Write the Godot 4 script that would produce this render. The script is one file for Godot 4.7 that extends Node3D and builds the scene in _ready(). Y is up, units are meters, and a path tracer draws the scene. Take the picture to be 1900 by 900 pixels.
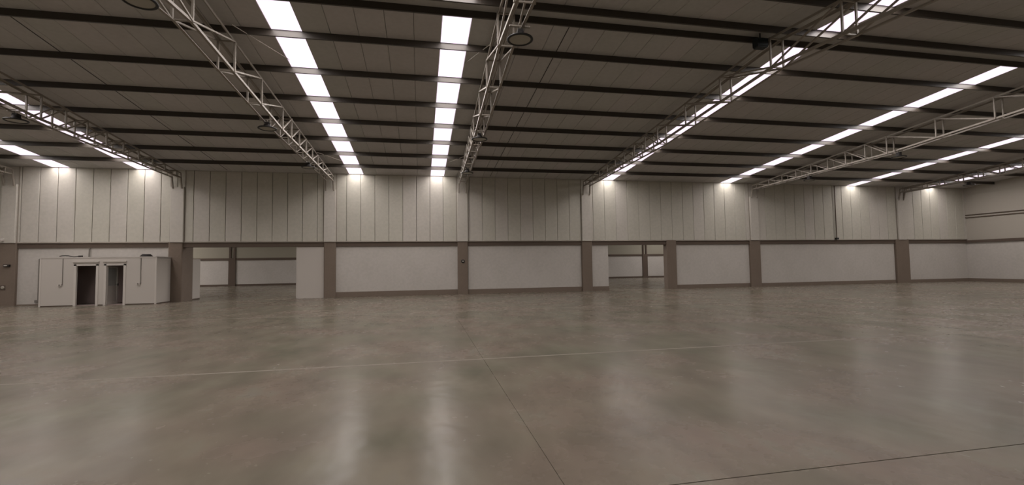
extends Node3D
# An empty warehouse hall: polished concrete floor, clad back wall, purlin roof with skylight strips on steel box trusses.
# x runs along the back wall, y up, z from the back wall (0) towards the camera.

const EAVE := 6.966        # underside of the roof at the back wall
const PITCH := 0.0843      # rise of the roof per metre
const RIDGE := 16.05       # z of the ridge
const FAR_EAVE := 32.1     # z of the wall behind the camera
const X0 := -35.0
const X1 := 40.3
const MOD := 0.775         # width of a roof sheet or a wall sheet
const SKYLIGHT_LIGHT := 3.3
const SKYLIGHT_GLOW := 1.1

var M := {}
var names := {}
var tilt := atan(PITCH)

func _ready():
	var cam := Camera3D.new()
	cam.name = "camera"
	cam.fov = rad_to_deg(2.0 * atan(450.0 / 856.1))
	cam.near = 0.05
	cam.far = 300.0
	cam.position = Vector3(0, 1.62, 27.39)
	cam.rotation = Vector3(0.0509, -0.1961, -0.0145)
	add_child(cam)
	cam.current = true
	var env := Environment.new()
	env.background_mode = Environment.BG_SKY
	var sky := Sky.new()
	var psm := ProceduralSkyMaterial.new()
	psm.sky_top_color = Color(0.7, 0.74, 0.8)
	psm.sky_horizon_color = Color(0.82, 0.83, 0.85)
	psm.ground_horizon_color = Color(0.6, 0.6, 0.6)
	psm.ground_bottom_color = Color(0.4, 0.4, 0.4)
	sky.sky_material = psm
	env.sky = sky
	env.tonemap_mode = Environment.TONE_MAPPER_LINEAR
	env.tonemap_exposure = 1.0
	env.sdfgi_enabled = true
	env.ssao_enabled = true
	env.ssil_enabled = true
	var we := WorldEnvironment.new()
	we.name = "world_environment"
	we.environment = env
	add_child(we)
	make_materials()
	build_floor()
	build_ceiling()
	build_back_wall()
	build_other_walls()
	build_rear_hall()
	build_skylights()
	build_purlins()
	build_trusses()
	build_lamps()
	build_cabin()
	build_fittings()

# ------------------------------------------------------------------ materials

func mat(c: Color, rough := 0.8, spec := 0.5, metal := 0.0) -> StandardMaterial3D:
	var m := StandardMaterial3D.new()
	m.albedo_color = c
	m.roughness = rough
	m.metallic_specular = spec
	m.metallic = metal
	return m

func noise_bytes(size: int, freq: float, octaves: int, sd: int, stretch := 1.0) -> PackedByteArray:
	var n := FastNoiseLite.new()
	n.seed = sd
	n.noise_type = FastNoiseLite.TYPE_SIMPLEX_SMOOTH
	n.frequency = freq
	n.fractal_octaves = octaves
	n.fractal_gain = 0.55
	var im := n.get_seamless_image(size, int(size / stretch), false, false, 0.15, true)
	im.convert(Image.FORMAT_L8)
	if stretch != 1.0:
		im.resize(size, size, Image.INTERPOLATE_CUBIC)
	return im.get_data()

func tex(size: int, data: PackedByteArray, format: int) -> ImageTexture:
	return ImageTexture.create_from_image(Image.create_from_data(size, size, false, format, data))

# a texture of tints round white: albedo = colour * tint
func mottle(size: int, layers: Array, ca: Color, cb: Color, contrast: float, grain := 0.05) -> ImageTexture:
	var out := PackedByteArray()
	out.resize(size * size * 3)
	var n := size * size
	var l0: PackedByteArray = layers[0]
	var l1: PackedByteArray = layers[1]
	for i in n:
		var t := clampf((l0[i] / 255.0 - 0.5) * contrast + 0.5, 0.0, 1.0)
		var k := 1.0 + (l1[i] / 255.0 - 0.5) * grain
		out[i * 3] = int(clampf((ca.r + (cb.r - ca.r) * t) * k, 0, 1) * 255)
		out[i * 3 + 1] = int(clampf((ca.g + (cb.g - ca.g) * t) * k, 0, 1) * 255)
		out[i * 3 + 2] = int(clampf((ca.b + (cb.b - ca.b) * t) * k, 0, 1) * 255)
	return tex(size, out, Image.FORMAT_RGB8)

func world_tex(m: StandardMaterial3D, metres: float):
	m.uv1_triplanar = true
	m.uv1_world_triplanar = true
	m.uv1_scale = Vector3.ONE / metres

func make_materials():
	# floor: power-floated concrete, greenish grey with pinker patches, polished
	var broad := noise_bytes(1024, 0.005, 3, 11, 1.0)
	var fine := noise_bytes(1024, 0.05, 4, 23, 1.0)
	var smear := noise_bytes(1024, 0.016, 4, 31, 2.0)
	var f := mat(Color(0.462, 0.438, 0.406), 1.0, 0.138)
	f.albedo_texture = mottle(1024, [broad, smear], Color(0.90, 0.925, 0.87), Color(1.0, 0.955, 0.93), 1.2, 0.2)
	var rg := PackedByteArray()
	rg.resize(1024 * 1024)
	for i in 1024 * 1024:
		rg[i] = int(clampf(0.25 + (broad[i] / 255.0 - 0.5) * 0.12 + (fine[i] / 255.0 - 0.5) * 0.08, 0.12, 0.6) * 255)
	f.roughness_texture = tex(1024, rg, Image.FORMAT_L8)
	f.heightmap_enabled = true
	f.heightmap_texture = tex(512, noise_bytes(512, 0.11, 3, 5, 1.0), Image.FORMAT_L8)
	f.heightmap_scale = 0.22
	world_tex(f, 14.0)
	M.floor = f
	M.seal_light = mat(Color(0.53, 0.50, 0.46), 0.7, 0.2)
	M.seal_dark = mat(Color(0.20, 0.17, 0.15), 0.9)
	# walls
	var wn := noise_bytes(256, 0.012, 4, 41, 1.0)
	var wf := noise_bytes(256, 0.09, 3, 43, 1.0)
	var wt := mottle(256, [wn, wf], Color(0.97, 0.97, 0.965), Color(1.0, 1.0, 1.0), 1.0)
	var p := mat(Color(0.73, 0.71, 0.685), 0.85, 0.4)
	p.albedo_texture = wt
	world_tex(p, 5.0)
	M.plaster = p
	M.clad = []
	for c in [Color(0.72, 0.705, 0.66), Color(0.73, 0.71, 0.675), Color(0.715, 0.70, 0.655)]:
		var q := mat(c, 0.5, 0.4)
		q.albedo_texture = wt
		world_tex(q, 5.0)
		M.clad.append(q)
	M.roof = []
	for c in [Color(0.735, 0.725, 0.72), Color(0.745, 0.73, 0.725), Color(0.728, 0.722, 0.71)]:
		var q := mat(c, 0.75, 0.3)
		q.albedo_texture = wt
		world_tex(q, 5.0)
		M.roof.append(q)
	M.board = mat(Color(0.64, 0.615, 0.575), 0.7, 0.4)
	M.joint = mat(Color(0.44, 0.42, 0.385), 0.9, 0.2)
	var b := mat(Color(0.455, 0.405, 0.36), 0.75, 0.4)
	b.albedo_texture = wt
	world_tex(b, 3.0)
	M.brown = b
	M.brown_dark = mat(Color(0.36, 0.315, 0.28), 0.8, 0.3)
	M.purlin = mat(Color(0.22, 0.195, 0.17), 0.45, 0.5)
	M.steel = mat(Color(0.56, 0.53, 0.49), 0.5, 0.5)
	M.white = mat(Color(0.715, 0.69, 0.66), 0.7, 0.4)
	M.trim_white = mat(Color(0.745, 0.72, 0.69), 0.55, 0.4)
	M.grey = mat(Color(0.45, 0.43, 0.40), 0.6)
	M.dark = mat(Color(0.12, 0.10, 0.09), 0.7)
	M.teal = mat(Color(0.06, 0.10, 0.11), 0.6)
	M.inside = mat(Color(0.56, 0.50, 0.48), 0.8)  # cabin interior: shade put into the colour
	M.flash = mat(Color(0.56, 0.53, 0.49), 0.7, 0.3)
	M.sheeting = mat(Color(0.60, 0.58, 0.525), 0.6, 0.3)
	M.black = mat(Color(0.06, 0.055, 0.05), 0.5)
	M.lens = mat(Color(0.62, 0.60, 0.55), 0.35)
	M.chrome = mat(Color(0.7, 0.7, 0.7), 0.25, 0.5, 1.0)
	var g := mat(Color(0.75, 0.8, 0.78, 0.25), 0.08)
	g.transparency = BaseMaterial3D.TRANSPARENCY_ALPHA
	M.glass = g
	var s := mat(Color(0.85, 0.83, 0.85), 0.6, 0.3)
	s.emission_enabled = true
	s.emission = Color(1.0, 0.93, 1.0)
	s.emission_energy_multiplier = SKYLIGHT_GLOW
	M.pane = s

# ------------------------------------------------------------------ helpers

func numbered(called: String) -> String:
	names[called] = names.get(called, -1) + 1
	return called if names[called] == 0 else "%s_%03d" % [called, names[called]]

func tag(o: Node3D, label: String, category: String, group := "", kind := "") -> Node3D:
	o.set_meta("label", label)
	o.set_meta("category", category)
	if group: o.set_meta("group", group)
	if kind: o.set_meta("kind", kind)
	return o

func thing(called: String, label: String, category: String, at := Vector3.ZERO, group := "", kind := "") -> Node3D:
	var o := Node3D.new()
	o.name = numbered(called)
	add_child(o, true)
	o.position = at
	return tag(o, label, category, group, kind)

func st_new() -> SurfaceTool:
	var st := SurfaceTool.new()
	st.begin(Mesh.PRIMITIVE_TRIANGLES)
	st.set_smooth_group(-1)
	return st

func quad(st: SurfaceTool, a: Vector3, b: Vector3, c: Vector3, d: Vector3):
	for v in [a, b, c, a, c, d]:
		st.add_vertex(v)

# closed prism: a convex or L-shaped outline (points in u, v) swept along w; frame gives origin and axes
func prism(st: SurfaceTool, outline: PackedVector2Array, fr: Transform3D, length: float):
	var n := outline.size()
	var pts := outline
	var area := 0.0
	for i in n:
		area += pts[i].cross(pts[(i + 1) % n])
	if area < 0.0:
		pts = outline.duplicate()
		pts.reverse()
	var at := func(p: Vector2, w: float) -> Vector3: return fr * Vector3(p.x, p.y, w)
	for i in n:
		var p: Vector2 = pts[i]
		var q: Vector2 = pts[(i + 1) % n]
		quad(st, at.call(p, length), at.call(q, length), at.call(q, 0.0), at.call(p, 0.0)) if fr.basis.determinant() < 0 else quad(st, at.call(p, 0.0), at.call(q, 0.0), at.call(q, length), at.call(p, length))
	var tri := Geometry2D.triangulate_polygon(pts)
	for i in range(0, tri.size(), 3):
		var a: Vector2 = pts[tri[i]]
		var b: Vector2 = pts[tri[i + 1]]
		var c: Vector2 = pts[tri[i + 2]]
		if (b - a).cross(c - a) < 0.0:
			var tmp := b
			b = c
			c = tmp
		for v in [at.call(a, 0.0), at.call(b, 0.0), at.call(c, 0.0), at.call(a, length), at.call(c, length), at.call(b, length)]:
			st.add_vertex(v)

func box_at(st: SurfaceTool, c: Vector3, s: Vector3, b := Basis.IDENTITY):
	var h := s * 0.5
	prism(st, PackedVector2Array([Vector2(-h.x, -h.y), Vector2(h.x, -h.y), Vector2(h.x, h.y), Vector2(-h.x, h.y)]), Transform3D(b, c) * Transform3D(Basis.IDENTITY, Vector3(0, 0, -h.z)), s.z)

func span(st: SurfaceTool, a: Vector3, b: Vector3):
	box_at(st, (a + b) * 0.5, (b - a).abs())

# box with chamfered edges along its long axis (bevel on the outline across z)
func along(a: Vector3, b: Vector3, up := Vector3.UP) -> Transform3D:
	var w := (b - a).normalized()
	if absf(w.dot(up)) > 0.98:
		up = Vector3.RIGHT
	var u := up.cross(w).normalized()
	return Transform3D(Basis(u, w.cross(u), w), a)

func bar(st: SurfaceTool, a: Vector3, b: Vector3, w: float, h: float, up := Vector3.UP):
	var c := minf(w, h) * 0.12
	var x := w * 0.5
	var y := h * 0.5
	prism(st, PackedVector2Array([Vector2(-x + c, -y), Vector2(x - c, -y), Vector2(x, -y + c), Vector2(x, y - c), Vector2(x - c, y), Vector2(-x + c, y), Vector2(-x, y - c), Vector2(-x, -y + c)]), along(a, b, up), (b - a).length())

func angle(st: SurfaceTool, a: Vector3, b: Vector3, leg: float, t: float, sx: float, sy: float):
	prism(st, PackedVector2Array([Vector2(0, 0), Vector2(sx * leg, 0), Vector2(sx * leg, sy * t), Vector2(sx * t, sy * t), Vector2(sx * t, sy * leg), Vector2(0, sy * leg)]), along(a, b), (b - a).length())

func ring(r: float, n: int) -> PackedVector2Array:
	var o := PackedVector2Array()
	for i in n:
		o.append(Vector2.from_angle(TAU * i / n) * r)
	return o

func tube(st: SurfaceTool, pts: Array, r: float, n := 8):
	for i in pts.size() - 1:
		prism(st, ring(r, n), along(pts[i], pts[i + 1]), (pts[i + 1] - pts[i]).length())

# surface of revolution about y; profile = [radius, y] from bottom to top
func lathe(st: SurfaceTool, prof: Array, n := 32, at := Vector3.ZERO, b := Basis.IDENTITY):
	for k in prof.size() - 1:
		for i in n:
			var a0 := TAU * i / n
			var a1 := TAU * (i + 1) / n
			var p := func(j: int, a: float) -> Vector3: return at + b * Vector3(cos(a) * prof[j][0], prof[j][1], sin(a) * prof[j][0])
			quad(st, p.call(k, a0), p.call(k + 1, a0), p.call(k + 1, a1), p.call(k, a1))

func mesh_of(st: SurfaceTool) -> ArrayMesh:
	st.generate_normals()
	return st.commit()

func put(called: String, mesh: Mesh, m: Material, parent: Node3D, at := Transform3D.IDENTITY) -> MeshInstance3D:
	var o := MeshInstance3D.new()
	o.name = called
	o.mesh = mesh
	o.material_override = null
	o.set_surface_override_material(0, m)
	o.transform = at
	parent.add_child(o, true)
	return o

func part(called: String, st: SurfaceTool, m: Material, parent: Node3D) -> MeshInstance3D:
	return put(called, mesh_of(st), m, parent)

func solo(called: String, st: SurfaceTool, m: Material, label: String, category: String, group := "", kind := "") -> MeshInstance3D:
	var o := put(numbered(called), mesh_of(st), m, self)
	tag(o, label, category, group, kind)
	return o

func roof_y(z: float) -> float:
	return EAVE + PITCH * (z if z <= RIDGE else 2.0 * RIDGE - z)

# ------------------------------------------------------------------ floor and ceiling

func build_floor():
	var fl := thing("floor", "polished grey concrete floor of the hall, cut into large slabs", "floor", Vector3.ZERO, "", "structure")
	var under := st_new()
	span(under, Vector3(X0 - 0.3, -0.3, -0.2), Vector3(X1 + 0.3, -0.03, FAR_EAVE + 0.3))
	part("sub_slab", under, M.seal_dark, fl)
	var zs := [-0.2, 10.38, 19.26, 24.21, FAR_EAVE + 0.2]
	var g := 0.006
	# the long joint towards the camera runs a little askew
	var jx := func(z: float) -> float: return 1.224 - 0.0079 * z
	for i in 2:
		for k in 4:
			var st := st_new()
			var za: float = zs[k] + g
			var zb: float = zs[k + 1] - g
			var o: PackedVector2Array
			if i == 0:
				o = [Vector2(X0 - 0.2, za), Vector2(jx.call(za) - 0.0025, za), Vector2(jx.call(zb) - 0.0025, zb), Vector2(X0 - 0.2, zb)]
			else:
				o = [Vector2(jx.call(za) + 0.0025, za), Vector2(X1 + 0.2, za), Vector2(X1 + 0.2, zb), Vector2(jx.call(zb) + 0.0025, zb)]
			prism(st, o, Transform3D(Basis(Vector3.RIGHT, Vector3(0, 0, 1), Vector3(0, -1, 0)), Vector3.ZERO), 0.03)
			part("floor_slab", st, M.floor, fl)
	for k in [1, 2]:
		var st := st_new()
		span(st, Vector3(X0, -0.028, zs[k] - 0.03), Vector3(X1, 0.001, zs[k] + 0.03))
		part("joint_sealant", st, M.seal_light, fl)

func build_ceiling():
	var ce := thing("ceiling", "grey metal sheet roof seen from below, pitched to a ridge", "ceiling", Vector3.ZERO, "", "structure")
	var len := RIDGE / cos(tilt)
	# one sheet: flat pan with small chamfered edges, thickness upward
	var o := PackedVector2Array([Vector2(0.004, 0.012), Vector2(0.014, 0.0), Vector2(MOD - 0.014, 0.0), Vector2(MOD - 0.004, 0.012), Vector2(MOD - 0.004, 0.05), Vector2(0.004, 0.05)])
	var st := st_new()
	prism(st, o, Transform3D.IDENTITY, len)
	var sheet := mesh_of(st)
	var front := Basis(Vector3.RIGHT, -tilt)
	var rear := Basis(Vector3.RIGHT, tilt)
	var strips := strip_list()
	var xs := []
	var edges := []
	for s in strips:
		edges.append(s - MOD * 0.5)
	edges.sort()
	# sheets fill the runs between skylights, each run with the nearest whole number of sheets
	var at: float = X0
	var runs := []
	for e in edges:
		runs.append([at, e])
		at = e + MOD
	runs.append([at, X1])
	var rng := RandomNumberGenerator.new()
	rng.seed = 4
	for r in runs:
		var w: float = r[1] - r[0]
		var n := maxi(1, roundi(w / MOD))
		for i in n:
			var sc := Basis.from_scale(Vector3(w / n / MOD, 1, 1))
			var x: float = r[0] + w * i / n
			var m: Material = M.roof[rng.randi() % 3]
			put("roof_sheet", sheet, m, ce, Transform3D(front * sc, Vector3(x, EAVE, 0)))
			put("roof_sheet", sheet, m, ce, Transform3D(rear * sc, Vector3(x, roof_y(RIDGE), RIDGE)))
	# added slab over sheets and skylights, keeps outside light from leaking in
	var light_stop := st_new()
	var w2 := X1 - X0 + 0.6
	for k in 2:
		var z0 := -0.3 if k == 0 else RIDGE
		var z1 := RIDGE if k == 0 else FAR_EAVE + 0.3
		var y0 := EAVE + PITCH * z0 if k == 0 else roof_y(RIDGE)
		var y1 := roof_y(RIDGE) if k == 0 else EAVE - PITCH * 0.3
		var a := Vector3(X0 - 0.3, y0 + 0.07, z0)
		var b := Vector3(X0 - 0.3, y1 + 0.07, z1)
		prism(light_stop, PackedVector2Array([Vector2(0, 0), Vector2(w2, 0), Vector2(w2, 0.12), Vector2(0, 0.12)]), Transform3D(Basis(Vector3.RIGHT, Vector3.UP, (b - a).normalized()), a), (b - a).length())
	part("added_light_stop", light_stop, M.joint, ce)  # unseen slab, added to block light above the roof
	var cap := st_new()
	for s in [-1.0, 1.0]:
		quad(cap, Vector3(X0, roof_y(RIDGE) - 0.012, RIDGE), Vector3(X1, roof_y(RIDGE) - 0.012, RIDGE), Vector3(X1, roof_y(RIDGE - 0.32) - 0.006, RIDGE + s * 0.32), Vector3(X0, roof_y(RIDGE - 0.32) - 0.006, RIDGE + s * 0.32))
	part("ridge_cap", cap, M.roof[2], ce)
	# two dark overlap seams that stand out among the sheets
	for x in [-10.17, 4.1]:
		var s2 := st_new()
		for z in [0.3]:
			bar(s2, Vector3(x, roof_y(0.3) - 0.004, 0.3), Vector3(x, roof_y(RIDGE - 0.4) - 0.004, RIDGE - 0.4), 0.022, 0.012)
		part("overlap_seam", s2, M.dark, ce)

func strip_list() -> Array:
	return [-3.57, 0.99, 11.62, 20.05, 30.07, 37.0, -14.16, -17.95, -29.4, -33.2]  # last two are out of view and light the left end

# ------------------------------------------------------------------ skylights

func build_skylights():
	var where := [
		"long white skylight strip right of the truss over the white sliding panel",
		"long white skylight strip just left of the truss with the big round lamp",
		"long white skylight strip seen through the dark truss over the narrow open bay",
		"long white skylight strip just left of the pale truss at the right",
		"long white skylight strip just right of the pale truss at the right",
		"farthest right white skylight strip, beside the white side wall",
		"long white skylight strip crossed by the truss above the cabin",
		"white skylight strip over the left end of the cabin",
		"white skylight strip beyond the left edge of the view",
		"white skylight strip out of view beside the left side wall, lighting the left end",
	]
	# bays between purlins
	var cuts := [0.115]
	for k in 7:
		cuts.append(2.01 + 2.02 * k)
	cuts.append(15.7)
	var st := st_new()
	prism(st, PackedVector2Array([Vector2(-MOD * 0.5 + 0.004, 0.0), Vector2(MOD * 0.5 - 0.004, 0.0), Vector2(MOD * 0.5 - 0.004, 0.03), Vector2(-MOD * 0.5 + 0.004, 0.03)]), Transform3D.IDENTITY, 1.0)
	var pane := mesh_of(st)
	var strips := strip_list()
	for i in strips.size():
		var x: float = strips[i]
		var sk := thing("skylight", where[i], "skylight", Vector3(x, EAVE, 0.0), "skylight strips in the roof", "")
		for side in 2:
			for k in 8:
				var z0: float = cuts[k]
				var z1: float = cuts[k + 1]
				var za := z0
				if side == 1:
					za = 2.0 * RIDGE - z1
				var run := (z1 - z0) / cos(tilt)
				var up := -tilt if side == 0 else tilt
				var p := Vector3(0, roof_y(za) - EAVE + 0.004, za)
				put("pane", pane, M.pane, sk, Transform3D(Basis(Vector3.RIGHT, up) * Basis.from_scale(Vector3(1, 1, run - 0.004)), p))
				var l := AreaLight3D.new()
				l.name = "skylight_lamp"
				l.area_size = Vector2(MOD - 0.03, run - 0.1)
				l.area_normalize_energy = false
				l.light_energy = SKYLIGHT_LIGHT
				l.light_color = Color(1.0, 0.972, 0.955)
				l.area_range = 60.0
				l.area_attenuation = 2.0
				l.shadow_enabled = true
				l.rotation = Vector3(-PI / 2 + up, 0, 0)
				var zm := za + (z1 - z0) * 0.5
				l.position = Vector3(0, roof_y(zm) - EAVE - 0.012, zm)
				sk.add_child(l, true)

# ------------------------------------------------------------------ purlins

func build_purlins():
	var zs := []
	for k in 7:
		zs.append(2.01 + 2.02 * k)
	zs.append(15.73)
	var st := st_new()
	var h := 0.185
	var t := 0.008
	var w := 0.055
	# C section, web towards the camera, flanges pointing to the back wall
	prism(st, PackedVector2Array([Vector2(0, 0), Vector2(0, h), Vector2(w, h), Vector2(w, h - 0.018), Vector2(w - t, h - 0.018), Vector2(w - t, h - t), Vector2(t, h - t), Vector2(t, t), Vector2(w - t, t), Vector2(w - t, 0.018), Vector2(w, 0.018), Vector2(w, 0)]), Transform3D(Basis(Vector3(0, 0, -1), Vector3(0, 1, 0), Vector3(1, 0, 0)), Vector3(X0, -h, 0)), X1 - X0)
	var m := mesh_of(st)
	var words := ["nearest to the back wall", "second from the back wall", "third from the back wall", "fourth from the back wall", "fifth from the back wall", "third before the ridge", "second before the ridge", "right before the ridge on the back wall side"]
	for i in zs.size():
		var o := put(numbered("roof_purlin"), m, M.purlin, self, Transform3D(Basis.IDENTITY, Vector3(0, roof_y(zs[i]), zs[i])))
		tag(o, "dark steel purlin across the roof, " + words[i], "purlin", "roof purlins")
	var words2 := ["just past the ridge on the camera side", "second past the ridge on the camera side", "third past the ridge", "fourth past the ridge", "over the camera", "behind the camera", "second from the front wall", "nearest to the front wall"]
	for i in zs.size():
		var z: float = 2.0 * RIDGE - zs[7 - i]
		var o := put(numbered("roof_purlin"), m, M.purlin, self, Transform3D(Basis.IDENTITY, Vector3(0, roof_y(z), z)))
		tag(o, "dark steel purlin across the roof, " + words2[i], "purlin", "roof purlins")

# ------------------------------------------------------------------ back wall

const COLS := [-20.05, -12.66, -4.97, 2.445, 10.17, 15.93, 22.1, 34.25]
const TRUSS_TURN := [0.0, 0.0, -0.017, -0.017, 0.0, 0.0, 0.0]   # two of them stand slightly askew
const TRUSS_X := [-20.05, -12.60, -4.97, 2.445, 10.17, 22.1, 34.25]

func build_back_wall():
	var wall := thing("wall_back", "back wall: white plaster bays below, pale ribbed metal sheets above", "wall", Vector3.ZERO, "", "structure")
	# lower plaster bays
	var bays := [[X0, -27.9], [-27.3, -20.3], [-19.7, -13.0], [-4.67, 2.14], [2.75, 9.83], [10.5, 11.61], [16.24, 21.68], [22.5, 33.6], [34.9, X1]]
	for b in bays:
		var st := st_new()
		span(st, Vector3(b[0] - 0.05, 0.0, -0.25), Vector3(b[1] + (0.0 if b[1] == 11.61 else 0.05), 2.9, 0.0))
		part("plaster_bay", st, M.plaster, wall)
	# core behind the metal sheets
	var core := st_new()
	span(core, Vector3(X0, 3.0, -0.25), Vector3(X1, EAVE - 0.004, 0.045))
	part("wall_core", core, M.joint, wall)
	# ribbed metal sheets: raised pan with a lap on one side
	var st2 := st_new()
	prism(st2, PackedVector2Array([Vector2(0.0, 0.0), Vector2(0.0, 0.012), Vector2(0.03, 0.05), Vector2(0.05, 0.052), Vector2(0.38, 0.052), Vector2(0.75, 0.052), Vector2(0.768, 0.045), Vector2(0.768, 0.0)]), Transform3D(Basis(Vector3.RIGHT, Vector3(0, 0, 1), Vector3(0, -1, 0)), Vector3(0, EAVE - 0.002, 0.05)), EAVE - 0.002 - 3.12)
	var sheet := mesh_of(st2)
	var rng := RandomNumberGenerator.new()
	rng.seed = 9
	var x := -4.11 - 40 * MOD
	while x < X1 - 0.1:
		if x >= X0:
			put("wall_sheet", sheet, M.clad[rng.randi() % 3], wall, Transform3D(Basis.IDENTITY, Vector3(x, 0, 0)))
		x += MOD
	# flashing along the foot of the sheets
	var fl := st_new()
	prism(fl, PackedVector2Array([Vector2(0.0, 3.10), Vector2(0.13, 3.10), Vector2(0.13, 3.135), Vector2(0.105, 3.16), Vector2(0.0, 3.16)]), Transform3D(Basis(Vector3(0, 0, 1), Vector3.UP, Vector3(1, 0, 0)), Vector3(X0, 0, 0.0)), X1 - X0)
	part("foot_flashing", fl, M.flash, wall)
	# covers over the steel columns, up to the truss seats
	for c in TRUSS_X + [-27.6]:
		var st := st_new()
		prism(st, PackedVector2Array([Vector2(-0.32, 0.0), Vector2(-0.32, 0.17), Vector2(-0.30, 0.19), Vector2(0.30, 0.19), Vector2(0.32, 0.17), Vector2(0.32, 0.0)]), Transform3D(Basis(Vector3.RIGHT, Vector3(0, 0, 1), Vector3(0, -1, 0)), Vector3(c, 6.06, 0.02)), 6.06 - 3.12)
		part("column_cover", st, M.clad[1], wall)
		for s in [-0.345, 0.345]:
			var d := st_new()
			span(d, Vector3(c + s - 0.02, 3.13, 0.05), Vector3(c + s + 0.02, EAVE, 0.115))
			part("cover_flashing", d, M.flash, wall)
	# brown plinths
	var base := thing("baseboard_back", "brown painted plinth along the foot of the back wall", "baseboard", Vector3.ZERO, "", "structure")
	var ph := [0.06, 0.06, 0.06, 0.30, 0.28, 0.27, 0.25, 0.23, 0.22]
	for i in bays.size():
		var b: Array = bays[i]
		var st := st_new()
		span(st, Vector3(b[0], 0.0, -0.2 if b[1] == 11.61 else -0.02), Vector3(b[1] + (0.02 if b[1] == 11.61 else 0.0), ph[i], 0.035))
		part("plinth", st, M.brown, base)
	# ring beam
	var beam := st_new()
	span(beam, Vector3(X0, 2.86, -0.3), Vector3(X1, 3.10, 0.07))
	solo("concrete_beam", beam, M.brown_dark, "long brown beam along the back wall above the white bays", "beam", "", "structure")
	# columns
	var say := [
		"brown column left of the cabin, with alarm fittings on it",
		"thick brown column between the cabin and the wide open bay",
		"brown column right of the white sliding panel",
		"brown column with a round alarm bell on its face",
		"brown column left of the narrow white bay with the plinth",
		"brown column right of the narrow open bay",
		"brown column under the pale truss at the right",
		"farthest right brown column, nearest to the white side wall",
	]
	var wid := [0.70, 0.66, 0.62, 0.60, 0.66, 0.68, 0.80, 1.15]
	for i in COLS.size():
		column(COLS[i], wid[i], -1.05 if i == 1 else -0.3, say[i])
	column(-27.6, 0.62, -0.3, "brown column beyond the left edge of the view")
	# jamb edge of the narrow bay
	var j := st_new()
	span(j, Vector3(11.61, 0.0, -0.27), Vector3(11.66, 2.87, -0.2))
	solo("trim_1", j, M.brown, "thin brown edge strip beside the narrow open bay", "trim", "", "structure")

func column(x: float, w: float, back: float, label: String):
	var t := thing("concrete_column", label, "column", Vector3(x, 0, 0), "brown columns of the back wall", "structure")
	var st := st_new()
	var c := 0.025
	var h := w * 0.5
	prism(st, PackedVector2Array([Vector2(-h, back), Vector2(h, back), Vector2(h, 0.15 - c), Vector2(h - c, 0.15), Vector2(-h + c, 0.15), Vector2(-h, 0.15 - c)]), Transform3D(Basis(Vector3.RIGHT, Vector3(0, 0, 1), Vector3(0, -1, 0)), Vector3(0, 3.14, 0)), 3.14)
	part("shaft", st, M.brown, t)

func build_other_walls():
	var wr := thing("wall_right", "white right side wall above and below a brown beam", "wall", Vector3.ZERO, "", "structure")
	var st := st_new()
	span(st, Vector3(X1, 0, -0.25), Vector3(X1 + 0.25, 8.6, FAR_EAVE + 0.25))
	part("wall_body", st, M.plaster, wr)
	# upper panels, stacked lengthwise
	for k in 3:
		var y0 := 3.05 + k * 1.72
		for n in 5:
			var s := st_new()
			span(s, Vector3(X1 - 0.04, y0, 0.02 + n * 6.4), Vector3(X1, minf(y0 + 1.71, 8.4), 6.41 + n * 6.4))
			part("wall_board", s, M.board, wr)
	var b := st_new()
	span(b, Vector3(X1 - 0.09, 2.86, 0.0), Vector3(X1 + 0.1, 3.05, FAR_EAVE))
	solo("concrete_beam", b, M.brown_dark, "brown beam along the white right side wall", "beam", "", "structure")
	var p := st_new()
	span(p, Vector3(X1 - 0.04, 0.0, 0.0), Vector3(X1 + 0.02, 0.22, FAR_EAVE))
	solo("baseboard_right", p, M.brown, "brown painted plinth along the foot of the right side wall", "baseboard", "", "structure")
	for k in 2:
		var c := st_new()
		tube(c, [Vector3(X1 - 0.08, 4.74 + 0.19 * k, 0.1), Vector3(X1 - 0.08, 4.70 + 0.19 * k, 20.0)], 0.03)
		solo("conduit", c, M.brown_dark, ["lower thin conduit line along the right side wall", "upper thin conduit line along the right side wall"][k], "conduit", "conduits on the right side wall")
	var wl := st_new()
	span(wl, Vector3(X0 - 0.25, 0, -0.25), Vector3(X0, 8.6, FAR_EAVE + 0.25))
	solo("wall_left", wl, M.plaster, "plain white left side wall, outside the view", "wall", "", "structure")
	var wf := st_new()
	span(wf, Vector3(X0, 0, FAR_EAVE), Vector3(X1, EAVE + 0.1, FAR_EAVE + 0.25))
	solo("wall_front", wf, M.clad[0], "plain pale front wall behind the camera", "wall", "", "structure")

# ------------------------------------------------------------------ the hall behind the open bays

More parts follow.
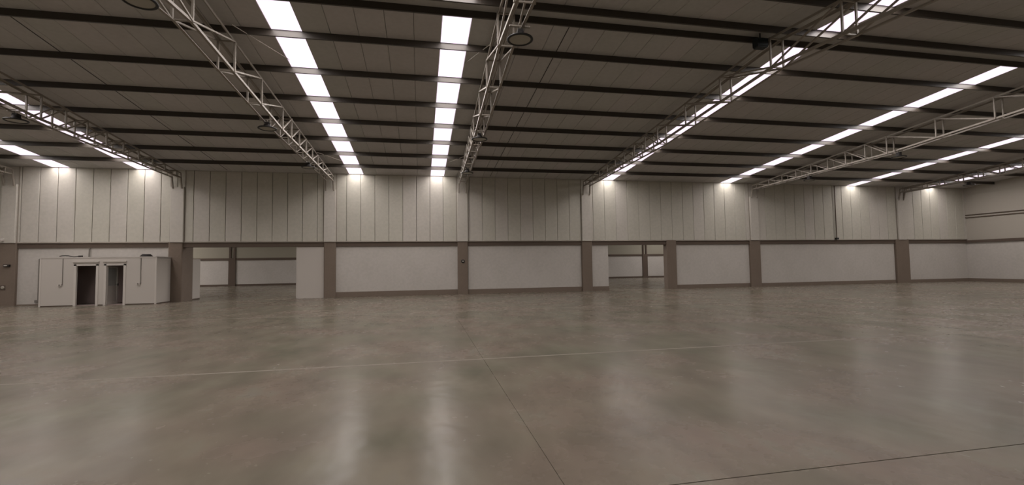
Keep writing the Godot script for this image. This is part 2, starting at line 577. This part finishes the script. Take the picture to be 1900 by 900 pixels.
func build_rear_hall():
	var zf := -24.0
	var fl := st_new()
	span(fl, Vector3(X0 - 0.2, -0.3, zf - 0.2), Vector3(X1 + 0.2, 0.0, -0.2))
	solo("floor_rear", fl, M.floor, "grey concrete floor of the second hall beyond the open bays", "floor", "", "structure")
	var w := thing("wall_rear", "far white wall of the second hall, seen through the open bays", "wall", Vector3.ZERO, "", "structure")
	var a := st_new()
	span(a, Vector3(X0, 0, zf - 0.25), Vector3(X1, 2.7, zf))
	part("plaster_bay", a, M.plaster, w)
	var u := st_new()
	span(u, Vector3(X0, 2.7, zf - 0.25), Vector3(X1, 7.2, zf - 0.02))
	part("upper_sheeting", u, M.sheeting, w)
	var bm := st_new()
	span(bm, Vector3(X0, 2.6, zf - 0.05), Vector3(X1, 2.82, zf + 0.07))
	solo("concrete_beam", bm, M.brown_dark, "brown beam on the far wall of the second hall", "beam", "", "structure")
	var pl := st_new()
	span(pl, Vector3(X0, 0.0, zf - 0.02), Vector3(X1, 0.18, zf + 0.04))
	solo("baseboard_rear", pl, M.brown_dark, "dark plinth at the foot of the second hall's far wall", "baseboard", "", "structure")
	for c in [[-18.69, "brown column on the far wall seen through the wide open bay"], [26.45, "brown column on the far wall seen through the narrow open bay"], [3.0, "brown column on the second hall's far wall, hidden behind the middle bays"]]:
		var t := thing("concrete_column", c[1], "column", Vector3(c[0], 0, zf), "brown columns of the far wall", "structure")
		var s := st_new()
		span(s, Vector3(-0.32, 0, 0), Vector3(0.32, 2.82, 0.14))
		part("shaft", s, M.brown_dark, t)
		for k in [-0.2, 0.2]:
			var v := st_new()
			span(v, Vector3(k - 0.09, 2.82, -0.02), Vector3(k + 0.09, 7.0, 0.1))
			part("steel_post", v, M.brown_dark, t)
	for s in [[X0 - 0.25, X0, "wall_rear_left", "plain left wall of the second hall"], [X1, X1 + 0.25, "wall_rear_right", "plain right wall of the second hall"]]:
		var st := st_new()
		span(st, Vector3(s[0], 0, zf - 0.25), Vector3(s[1], 7.4, -0.25))
		solo(s[2], st, M.plaster, s[3], "wall", "", "structure")
	var ce := st_new()
	span(ce, Vector3(X0 - 0.25, 7.1, zf - 0.25), Vector3(X1 + 0.25, 7.3, -0.05))
	solo("ceiling_rear", ce, M.roof[0], "flat metal roof of the second hall, out of sight", "ceiling", "", "structure")
	var lab := ["unseen skylight strip lighting the second hall over its left end", "unseen skylight strip lighting the second hall behind the cabin", "unseen skylight strip lighting the second hall behind the middle bays", "unseen skylight strip lighting the second hall behind the narrow white bay", "unseen skylight strip lighting the second hall behind the plain bay right of the narrow opening"]
	var xs := [-31.0, -24.5, -4.0, 8.0, 28.0]  # all out of view, placed to light the second hall
	for i in 5:
		var sk := thing("skylight", lab[i], "skylight", Vector3(xs[i], 7.1, -12.0), "unseen skylight strips of the second hall")
		for k in 5:
			var st := st_new()
			span(st, Vector3(-0.5, -0.03, -10.0 + 4.0 * k), Vector3(0.5, -0.002, -6.03 + 4.0 * k))
			part("pane", st, M.pane, sk)
		var l := AreaLight3D.new()
		l.name = "skylight_lamp"
		l.area_size = Vector2(0.95, 19.8)
		l.area_normalize_energy = false
		l.light_energy = SKYLIGHT_LIGHT * 1.55
		l.light_color = Color(1.0, 0.972, 0.955)
		l.area_range = 60.0
		l.area_attenuation = 2.0
		l.shadow_enabled = true
		l.rotation = Vector3(-PI / 2, 0, 0)
		l.position = Vector3(0, -0.045, 0)
		sk.add_child(l, true)
	# white block beside the opening, in the second hall
	var cab := thing("partition_block", "white half-height partition block just inside the wide open bay", "partition", Vector3(-13.4, 0, -1.63))
	var pb := st_new()
	span(pb, Vector3(-1.0, 0.06, -0.46), Vector3(1.0, 2.26, 0.46))
	part("body", pb, M.white, cab)
	var pp := st_new()
	span(pp, Vector3(-0.99, 0.0, -0.45), Vector3(1.01, 0.06, 0.47))
	part("plinth", pp, M.brown_dark, cab)
	# white sliding panel hung before the wide open bay
	var sd := thing("sliding_door", "white sliding door panel standing at the right of the wide open bay", "door", Vector3(-6.0, 0, 0.0))
	var sp := st_new()
	span(sp, Vector3(-0.74, 0.02, -0.06), Vector3(0.74, 2.84, 0.02))
	part("panel", sp, M.white, sd)
	var sf := st_new()
	for x in [-0.72, 0.72]:
		span(sf, Vector3(x - 0.02, 0.0, -0.065), Vector3(x + 0.02, 2.85, 0.028))
	span(sf, Vector3(-0.74, 0.0, -0.065), Vector3(0.74, 0.03, 0.028))
	part("edge_frame", sf, M.white, sd)

# ------------------------------------------------------------------ trusses

func truss_zs() -> Array:
	var z := [0.78, 1.87, 2.96, 4.05, 5.13, 6.22, 7.31, 8.4, 9.5, 11.65, 13.75]
	var out := z.duplicate()
	out.append(RIDGE)
	for i in range(z.size() - 1, -1, -1):
		out.append(2.0 * RIDGE - z[i])
	return out

func top_y(z: float) -> float:
	return roof_y(z) - 0.225

func bot_y(z: float) -> float:
	var d := z if z <= RIDGE else 2.0 * RIDGE - z
	return 6.5 + 0.022 * d if d < 9.5 else 6.709 + 0.078 * (d - 9.5)

func build_trusses():
	var o := Vector3(0, 6.06, 0.36)
	var root := thing("roof_truss", "", "truss", Vector3.ZERO, "steel box trusses carrying the roof")
	var zs := truss_zs()
	var hw := 0.21
	var n := zs.size()
	for s in [-1.0, 1.0]:
		for half in 2:
			var za := 0.3 if half == 0 else RIDGE
			var zb := RIDGE if half == 0 else 2.0 * RIDGE - 0.3
			var b := st_new()
			var zk := 9.5 if half == 0 else 2.0 * RIDGE - 9.5
			angle(b, Vector3(s * hw, bot_y(za), za) - o, Vector3(s * hw, bot_y(zk), zk) - o, 0.066, 0.016, -s, 1.0)
			angle(b, Vector3(s * hw, bot_y(zk), zk) - o, Vector3(s * hw, bot_y(zb), zb) - o, 0.066, 0.016, -s, 1.0)
			part("bottom_chord", b, M.steel, root)
			var t := st_new()
			angle(t, Vector3(s * hw, top_y(za) + 0.04, za) - o, Vector3(s * hw, top_y(zb) + 0.04, zb) - o, 0.066, 0.016, -s, -1.0)
			part("top_chord", t, M.steel, root)
		for i in n:
			var z: float = zs[i]
			var v := st_new()
			bar(v, Vector3(s * hw, bot_y(z) + 0.005, z) - o, Vector3(s * hw, top_y(z) + 0.03, z) - o, 0.055, 0.045, Vector3(0, 0, 1))
			part("vertical", v, M.steel, root)
			if i < n - 1:
				var z2: float = zs[i + 1]
				var d := st_new()
				# falls from the top of the outer post to the foot of the inner one
				if z2 <= RIDGE + 0.01:
					bar(d, Vector3(s * hw, top_y(z), z) - o, Vector3(s * hw, bot_y(z2) + 0.03, z2) - o, 0.045, 0.045)
				else:
					bar(d, Vector3(s * hw, bot_y(z) + 0.03, z) - o, Vector3(s * hw, top_y(z2), z2) - o, 0.045, 0.045)
				part("diagonal", d, M.steel, root)
	for i in n:
		var z: float = zs[i]
		var a := st_new()
		bar(a, Vector3(-hw, bot_y(z) + 0.03, z) - o, Vector3(hw, bot_y(z) + 0.03, z) - o, 0.04, 0.04)
		part("tie", a, M.steel, root)
		var c := st_new()
		bar(c, Vector3(-hw, top_y(z) + 0.0, z) - o, Vector3(hw, top_y(z) + 0.0, z) - o, 0.04, 0.04)
		part("tie", c, M.steel, root)
	# legs on the column heads: two before the wall, two at the far eave
	for s in [-1.0, 1.0]:
		for e in 2:
			var z := 0.36 if e == 0 else 2.0 * RIDGE - 0.36
			var l := st_new()
			bar(l, Vector3(s * hw, 5.97 if e == 0 else 5.9, z - (0.14 if e == 0 else -0.14)) - o, Vector3(s * hw, bot_y(z) + 0.03, z) - o, 0.07, 0.07, Vector3(0, 0, 1))
			part("leg", l, M.steel, root)
			var k := st_new()
			bar(k, Vector3(s * hw, 6.12, 0.2 if e == 0 else 2.0 * RIDGE - 0.2) - o, Vector3(s * hw, top_y(z) + 0.02, z) - o, 0.05, 0.05)
			part("end_post", k, M.steel, root)
	var say := [
		"steel box truss at the far left, over the column left of the cabin",
		"steel box truss running over the column right of the cabin",
		"pale lit steel box truss above the column beside the white sliding panel",
		"steel box truss overhead carrying the large round lamp, left of middle bays",
		"dark steel box truss crossing a bright skylight strip, right of the middle",
		"pale steel box truss at the right, with its open webs seen side on",
		"farthest right steel box truss, under the last skylight strip",
	]
	for i in TRUSS_X.size():
		var r := root
		if i > 0:
			r = root.duplicate()
			r.name = numbered("roof_truss")
			add_child(r, true)
		r.position = Vector3(TRUSS_X[i], 0, 0) + o
		r.rotation.y = TRUSS_TURN[i]
		r.set_meta("label", say[i])

func build_lamps():
	var root := thing("high_bay_lamp", "", "lamp", Vector3.ZERO, "round lamps under the trusses")
	var h := st_new()
	lathe(h, [[0.0, 0.13], [0.09, 0.13], [0.10, 0.12], [0.11, 0.055], [0.20, 0.045], [0.245, 0.03]].duplicate(), 32)
	part("housing", h, M.dark, root)
	var r := st_new()
	var prof := []
	for k in 13:
		var a := TAU * k / 12.0
		prof.append([0.245 + 0.028 * cos(a), 0.012 + 0.022 * sin(a)])
	lathe(r, prof, 40)
	part("rim", r, M.black, root)
	var l := st_new()
	lathe(l, [[0.0, 0.0], [0.12, 0.001], [0.225, 0.008]], 40)
	part("lens", l, M.lens, root)
	var k := st_new()
	tube(k, [Vector3(0, 0.12, 0), Vector3(0, 0.30, 0)], 0.012)
	box_at(k, Vector3(0, 0.29, 0), Vector3(0.44, 0.03, 0.05))
	part("hanger", k, M.steel, root)
	var ballast := st_new()
	box_at(ballast, Vector3(0, 0.17, 0), Vector3(0.12, 0.07, 0.16))
	part("driver_box", ballast, M.dark, root)
	var list := [
		[3, 17.2, "large round lamp overhead, nearest of the lamps under the middle truss"],
		[3, 10.07, "middle of the three round lamps under the middle truss"],
		[3, 4.4, "round lamp under the middle truss, closest to the back wall"],
		[2, 17.5, "round lamp cut by the top edge, under the truss left of the middle"],
		[2, 10.3, "round lamp halfway along the truss that ends by the white sliding panel"],
		[2, 4.75, "round lamp by the wall under the truss that ends by the white sliding panel"],
		[5, 9.9, "round lamp halfway along the pale side-on truss at the right"],
		[5, 4.8, "round lamp near the wall under the pale side-on truss at the right"],
		[1, 10.1, "round lamp halfway along the truss over the column right of the cabin"],
		[6, 4.5, "round lamp near the wall under the farthest right truss"],
	]
	for i in list.size():
		var d := root
		if i > 0:
			d = root.duplicate()
			d.name = numbered("high_bay_lamp")
			add_child(d, true)
		var z: float = list[i][1]
		d.position = Vector3(TRUSS_X[list[i][0]] - 0.04 + sin(TRUSS_TURN[list[i][0]]) * z, bot_y(z) - 0.285, z)
		if i == 0:
			d.position.x += 0.17
		d.scale = Vector3.ONE * 1.12
		d.set_meta("label", list[i][2])

# ------------------------------------------------------------------ office cabin

func build_cabin():
	var x0 := -17.68
	var x1 := -12.84
	var zf := 1.55
	var h := 2.30
	var o := Vector3((x0 + x1) * 0.5, 0, 0.8)
	var c := thing("office_cabin", "white site cabin with two doorways against the left of the back wall", "cabin", o)
	var doors := [[-16.26, -15.34, 1.95], [-15.01, -14.18, 1.95]]
	var t := 0.07
	# front wall: piers and heads
	var piers := [[x0, doors[0][0]], [doors[0][1], doors[1][0]], [doors[1][1], x1]]
	for p in piers:
		var st := st_new()
		span(st, Vector3(p[0], 0.05, zf - t) - o, Vector3(p[1], h, zf) - o)
		part("front_panel", st, M.white, c)
	for d in doors:
		var st := st_new()
		span(st, Vector3(d[0], d[2], zf - t) - o, Vector3(d[1], h, zf) - o)
		part("head_panel", st, M.white, c)
	var sides := [[Vector3(x1 - t, 0.05, 0.18), Vector3(x1, h - 0.02, zf - t)], [Vector3(x0, 0.05, 0.18), Vector3(x0 + t, h, zf - t)], [Vector3(x0 + t, 0.05, 0.18), Vector3(x1 - t, h, 0.24)]]
	var inner := 0
	for s in sides:
		var st := st_new()
		span(st, s[0] - o, s[1] - o)
		part("side_panel", st, M.inside if inner == 2 else M.white, c)  # back panel gets the tone darkened for interior shade
		inner += 1
	# corner posts and base rail
	for x in [x0, x1]:
		var st := st_new()
		bar(st, Vector3(x, 0.0, zf - 0.02) - o, Vector3(x, h + 0.02, zf - 0.02) - o, 0.07, 0.07, Vector3(0, 0, 1))
		part("corner_post", st, M.trim_white, c)
	var br := st_new()
	for p in piers:
		span(br, Vector3(p[0], 0.0, zf - t) - o, Vector3(p[1], 0.05, zf - 0.015) - o)
	span(br, Vector3(x1 - t, 0.0, 0.18) - o, Vector3(x1 - 0.015, 0.05, zf - t) - o)
	part("base_rail", br, M.brown_dark, c)
	var rf := st_new()
	span(rf, Vector3(x0 - 0.01, h, 0.18) - o, Vector3(x1 + 0.01, h + 0.05, zf + 0.015) - o)
	part("roof", rf, M.white, c)
	# door frames with a moulded head
	for d in doors:
		var fr := st_new()
		for x in [d[0], d[1]]:
			span(fr, Vector3(x - 0.05, 0, zf - t - 0.01) - o, Vector3(x + 0.05, d[2] + 0.05, zf + 0.02) - o)
		span(fr, Vector3(d[0] - 0.05, d[2] - 0.02, zf - t - 0.01) - o, Vector3(d[1] + 0.05, d[2] + 0.06, zf + 0.02) - o)
		var df := part("door_frame", fr, M.trim_white, c)
		var cor := st_new()
		prism(cor, PackedVector2Array([Vector2(0, 0.10), Vector2(0.05, 0.12), Vector2(0.07, 0.17), Vector2(0.07, 0.19), Vector2(0, 0.19)]), Transform3D(Basis(Vector3(0, 0, 1), Vector3.UP, Vector3(1, 0, 0)), Vector3(d[0] - 0.08, d[2], zf) - o), d[1] - d[0] + 0.16)
		part("cornice", cor, M.trim_white, df)
	# right door leaf, opened inwards, hinged at the left
	var hinge := Vector3(doors[1][0] + 0.06, 0, zf - 0.06)
	var turn := Basis(Vector3.UP, deg_to_rad(86))
	var leaf := Node3D.new()
	leaf.name = "door_leaf"
	c.add_child(leaf, true)
	leaf.transform = Transform3D(turn, hinge - o)
	var lw := 0.74
	var st3 := st_new()
	span(st3, Vector3(0, 0.02, -0.04), Vector3(0.07, 1.91, 0.0))
	span(st3, Vector3(lw - 0.07, 0.02, -0.04), Vector3(lw, 1.91, 0.0))
	span(st3, Vector3(0.07, 1.83, -0.04), Vector3(lw - 0.07, 1.91, 0.0))
	span(st3, Vector3(0.07, 0.02, -0.04), Vector3(lw - 0.07, 0.16, 0.0))
	part("leaf_frame", st3, M.trim_white, leaf)
	var st4 := st_new()
	span(st4, Vector3(0.07, 0.16, -0.03), Vector3(lw - 0.07, 0.95, -0.012))
	part("leaf_panel", st4, M.white, leaf)
	var st5 := st_new()
	span(st5, Vector3(0.07, 0.95, -0.025), Vector3(lw - 0.07, 1.83, -0.017))
	part("pane", st5, M.glass, leaf)
	var st6 := st_new()
	box_at(st6, Vector3(lw - 0.04, 0.98, 0.02), Vector3(0.03, 0.12, 0.03))
	bar(st6, Vector3(lw - 0.04, 1.0, 0.035), Vector3(lw - 0.15, 1.0, 0.035), 0.018, 0.018)
	part("handle", st6, M.black, leaf)
	# cabin floor, its colour darkened for the dim interior
	var fi := st_new()
	span(fi, Vector3(x0 + t, 0.0, 0.12) - o, Vector3(x1 - t, 0.03, zf - t) - o)
	part("dimmed_inner_floor", fi, M.inside, c)
	# switch boxes with surface conduits
	for k in 2:
		var x: float = [-16.86, -13.58][k]
		var sw := thing("switch_box", ["white switch box with a conduit, left of the cabin's doorways", "white switch box with a conduit, right of the cabin's doorways"][k], "switch", Vector3(x, 1.02, zf), "switch boxes on the cabin")
		var b := st_new()
		prism(b, PackedVector2Array([Vector2(-0.075, -0.05), Vector2(0.075, -0.05), Vector2(0.075, 0.05), Vector2(-0.075, 0.05)]), Transform3D.IDENTITY, 0.06)
		part("box", b, M.trim_white, sw)
		var rk := st_new()
		span(rk, Vector3(-0.03, -0.03, 0.06), Vector3(0.03, 0.03, 0.068))
		part("rocker", rk, M.grey, sw)
		var cd := st_new()
		tube(cd, [Vector3(0.09, 0.0, 0.016), Vector3(0.09, 1.26, 0.016)], 0.014)
		part("conduit", cd, M.grey, sw)
	# cables left lying on the roof
	var cb := st_new()
	var pts := []
	for i in 9:
		pts.append(Vector3(-17.15 + 0.1 * i, h + 0.108 + 0.03 * sin(i * 0.8), 1.15 + 0.06 * cos(i * 0.9)))
	tube(cb, pts, 0.02)
	box_at(cb, Vector3(-16.32, h + 0.095, 1.13), Vector3(0.14, 0.08, 0.1))
	solo("cable", cb, M.dark, "dark cable with a plug box lying on the left of the cabin roof", "cable")
	var cc := st_new()
	for ringn in 4:
		var loop := []
		for i in 17:
			var a := TAU * i / 16.0
			loop.append(Vector3(-13.55 + (0.26 - 0.03 * ringn) * cos(a), h + 0.075 + 0.03 * ringn, 1.0 + (0.2 - 0.02 * ringn) * sin(a)))
		tube(cc, loop, 0.022, 6)
	solo("cable_coil", cc, M.dark, "coil of dark cable lying on the right of the cabin roof", "cable")

# ------------------------------------------------------------------ small fittings

func build_fittings():
	# pipe dropping from the beam to the cabin roof, and one beside the cabin
	var a := st_new()
	tube(a, [Vector3(-16.6, 2.86, 0.06), Vector3(-16.6, 2.36, 0.1)], 0.03)
	solo("conduit", a, M.grey, "short grey conduit from the brown beam down to the cabin roof", "conduit")
	var b := st_new()
	tube(b, [Vector3(-18.45, 2.3, 0.03), Vector3(-18.78, 2.3, 0.03), Vector3(-18.78, 0.22, 0.03)], 0.028)
	box_at(b, Vector3(-18.8, 0.2, 0.04), Vector3(0.2, 0.12, 0.08))
	solo("conduit", b, M.grey, "thin conduit on the white wall left of the cabin", "conduit")
	# dark drop pipe on the upper wall at the right
	var p := thing("drop_pipe", "dark thin pipe down the metal sheets at the right, with a black end", "pipe", Vector3(28.6, 3.18, 0.17))
	var s := st_new()
	tube(s, [Vector3(0, 0.0, 0), Vector3(0, 3.75, 0)], 0.028)
	part("pipe", s, M.brown_dark, p)
	var e := st_new()
	box_at(e, Vector3(0, 0.03, 0.01), Vector3(0.2, 0.12, 0.14))
	part("end_box", e, M.black, p)
	# dark teal box under the ridge
	var jb := thing("junction_box", "dark teal electrical box under the roof ridge beside the dark truss", "box", Vector3(9.72, 7.98, 15.95))
	var jx := st_new()
	bar(jx, Vector3(-0.17, 0, 0), Vector3(0.17, 0, 0), 0.22, 0.26)
	part("case", jx, M.teal, jb)
	var jl := st_new()
	bar(jl, Vector3(-0.15, -0.135, 0), Vector3(0.15, -0.135, 0), 0.2, 0.02)
	part("lid", jl, M.teal, jb)
	var jh := st_new()
	tube(jh, [Vector3(0, 0.1, 0), Vector3(0, 0.3, 0)], 0.02)
	part("hanger", jh, M.dark, jb)
	# alarm bell on the middle column
	var face := Basis(Vector3.RIGHT, PI / 2)
	var bell := thing("alarm_bell", "round dark alarm bell on the middle brown column", "alarm", Vector3(2.45, 1.94, 0.15))
	var r := st_new()
	lathe(r, [[0.0, 0.05], [0.05, 0.05], [0.09, 0.045], [0.105, 0.02], [0.105, 0.0]].duplicate(), 24, Vector3.ZERO, face)
	part("gong", r, M.black, bell)
	var d := st_new()
	lathe(d, [[0.0, 0.065], [0.03, 0.062], [0.042, 0.05]], 20, Vector3.ZERO, face)
	part("boss", d, M.lens, bell)
	# fittings on the far left column
	var em := thing("emergency_light", "small dark emergency light on the column left of the cabin", "light", Vector3(-20.02, 2.0, 0.15))
	var eb := st_new()
	box_at(eb, Vector3(0, 0, 0.05), Vector3(0.24, 0.10, 0.10))
	part("body", eb, M.black, em)
	var el := st_new()
	box_at(el, Vector3(-0.02, 0.0, 0.105), Vector3(0.13, 0.045, 0.02))
	part("lens", el, M.trim_white, em)
	var pb := thing("call_point", "small pale round call point low on the column left of the cabin", "alarm", Vector3(-20.18, 0.92, 0.15))
	var pr := st_new()
	lathe(pr, [[0.0, 0.06], [0.05, 0.055], [0.075, 0.03], [0.08, 0.0]], 20, Vector3.ZERO, face)
	part("button", pr, M.lens, pb)
	var pp := st_new()
	box_at(pp, Vector3(0, 0, 0.012), Vector3(0.2, 0.22, 0.024))
	part("back_plate", pp, M.brown_dark, pb)
	var cm := thing("security_camera", "small white security camera above the column left of the cabin", "camera", Vector3(-20.2, 3.22, 0.21))
	var cbk := st_new()
	box_at(cbk, Vector3(0, 0.06, 0.02), Vector3(0.08, 0.12, 0.06))
	part("bracket", cbk, M.trim_white, cm)
	var cs := st_new()
	bar(cs, Vector3(0, 0.05, 0.04), Vector3(0.08, 0.0, 0.3), 0.09, 0.09)
	part("body", cs, M.trim_white, cm)
	# thin brace rods between truss and purlins
	for k in 4:
		var x: float = [-4.76, 2.24, -4.76, 2.24][k]
		var s1: float = [1.0, -1.0, 1.0, -1.0][k]
		var z: float = [14.1, 14.6, 4.0, 4.2][k]
		var rd := st_new()
		tube(rd, [Vector3(x, top_y(z) + 0.03, z + 0.5), Vector3(x + s1 * 0.85, roof_y(z) - 0.12, z - 1.6)], 0.012, 6)
		solo("roof_brace_rod", rd, M.steel, ["thin brace rod overhead right of the truss by the white sliding panel", "thin brace rod overhead left of the truss with the big lamp", "thin brace rod near the wall, right of the truss by the sliding panel", "thin brace rod near the wall, left of the truss with the big lamp"][k], "rod", "thin brace rods under the roof")
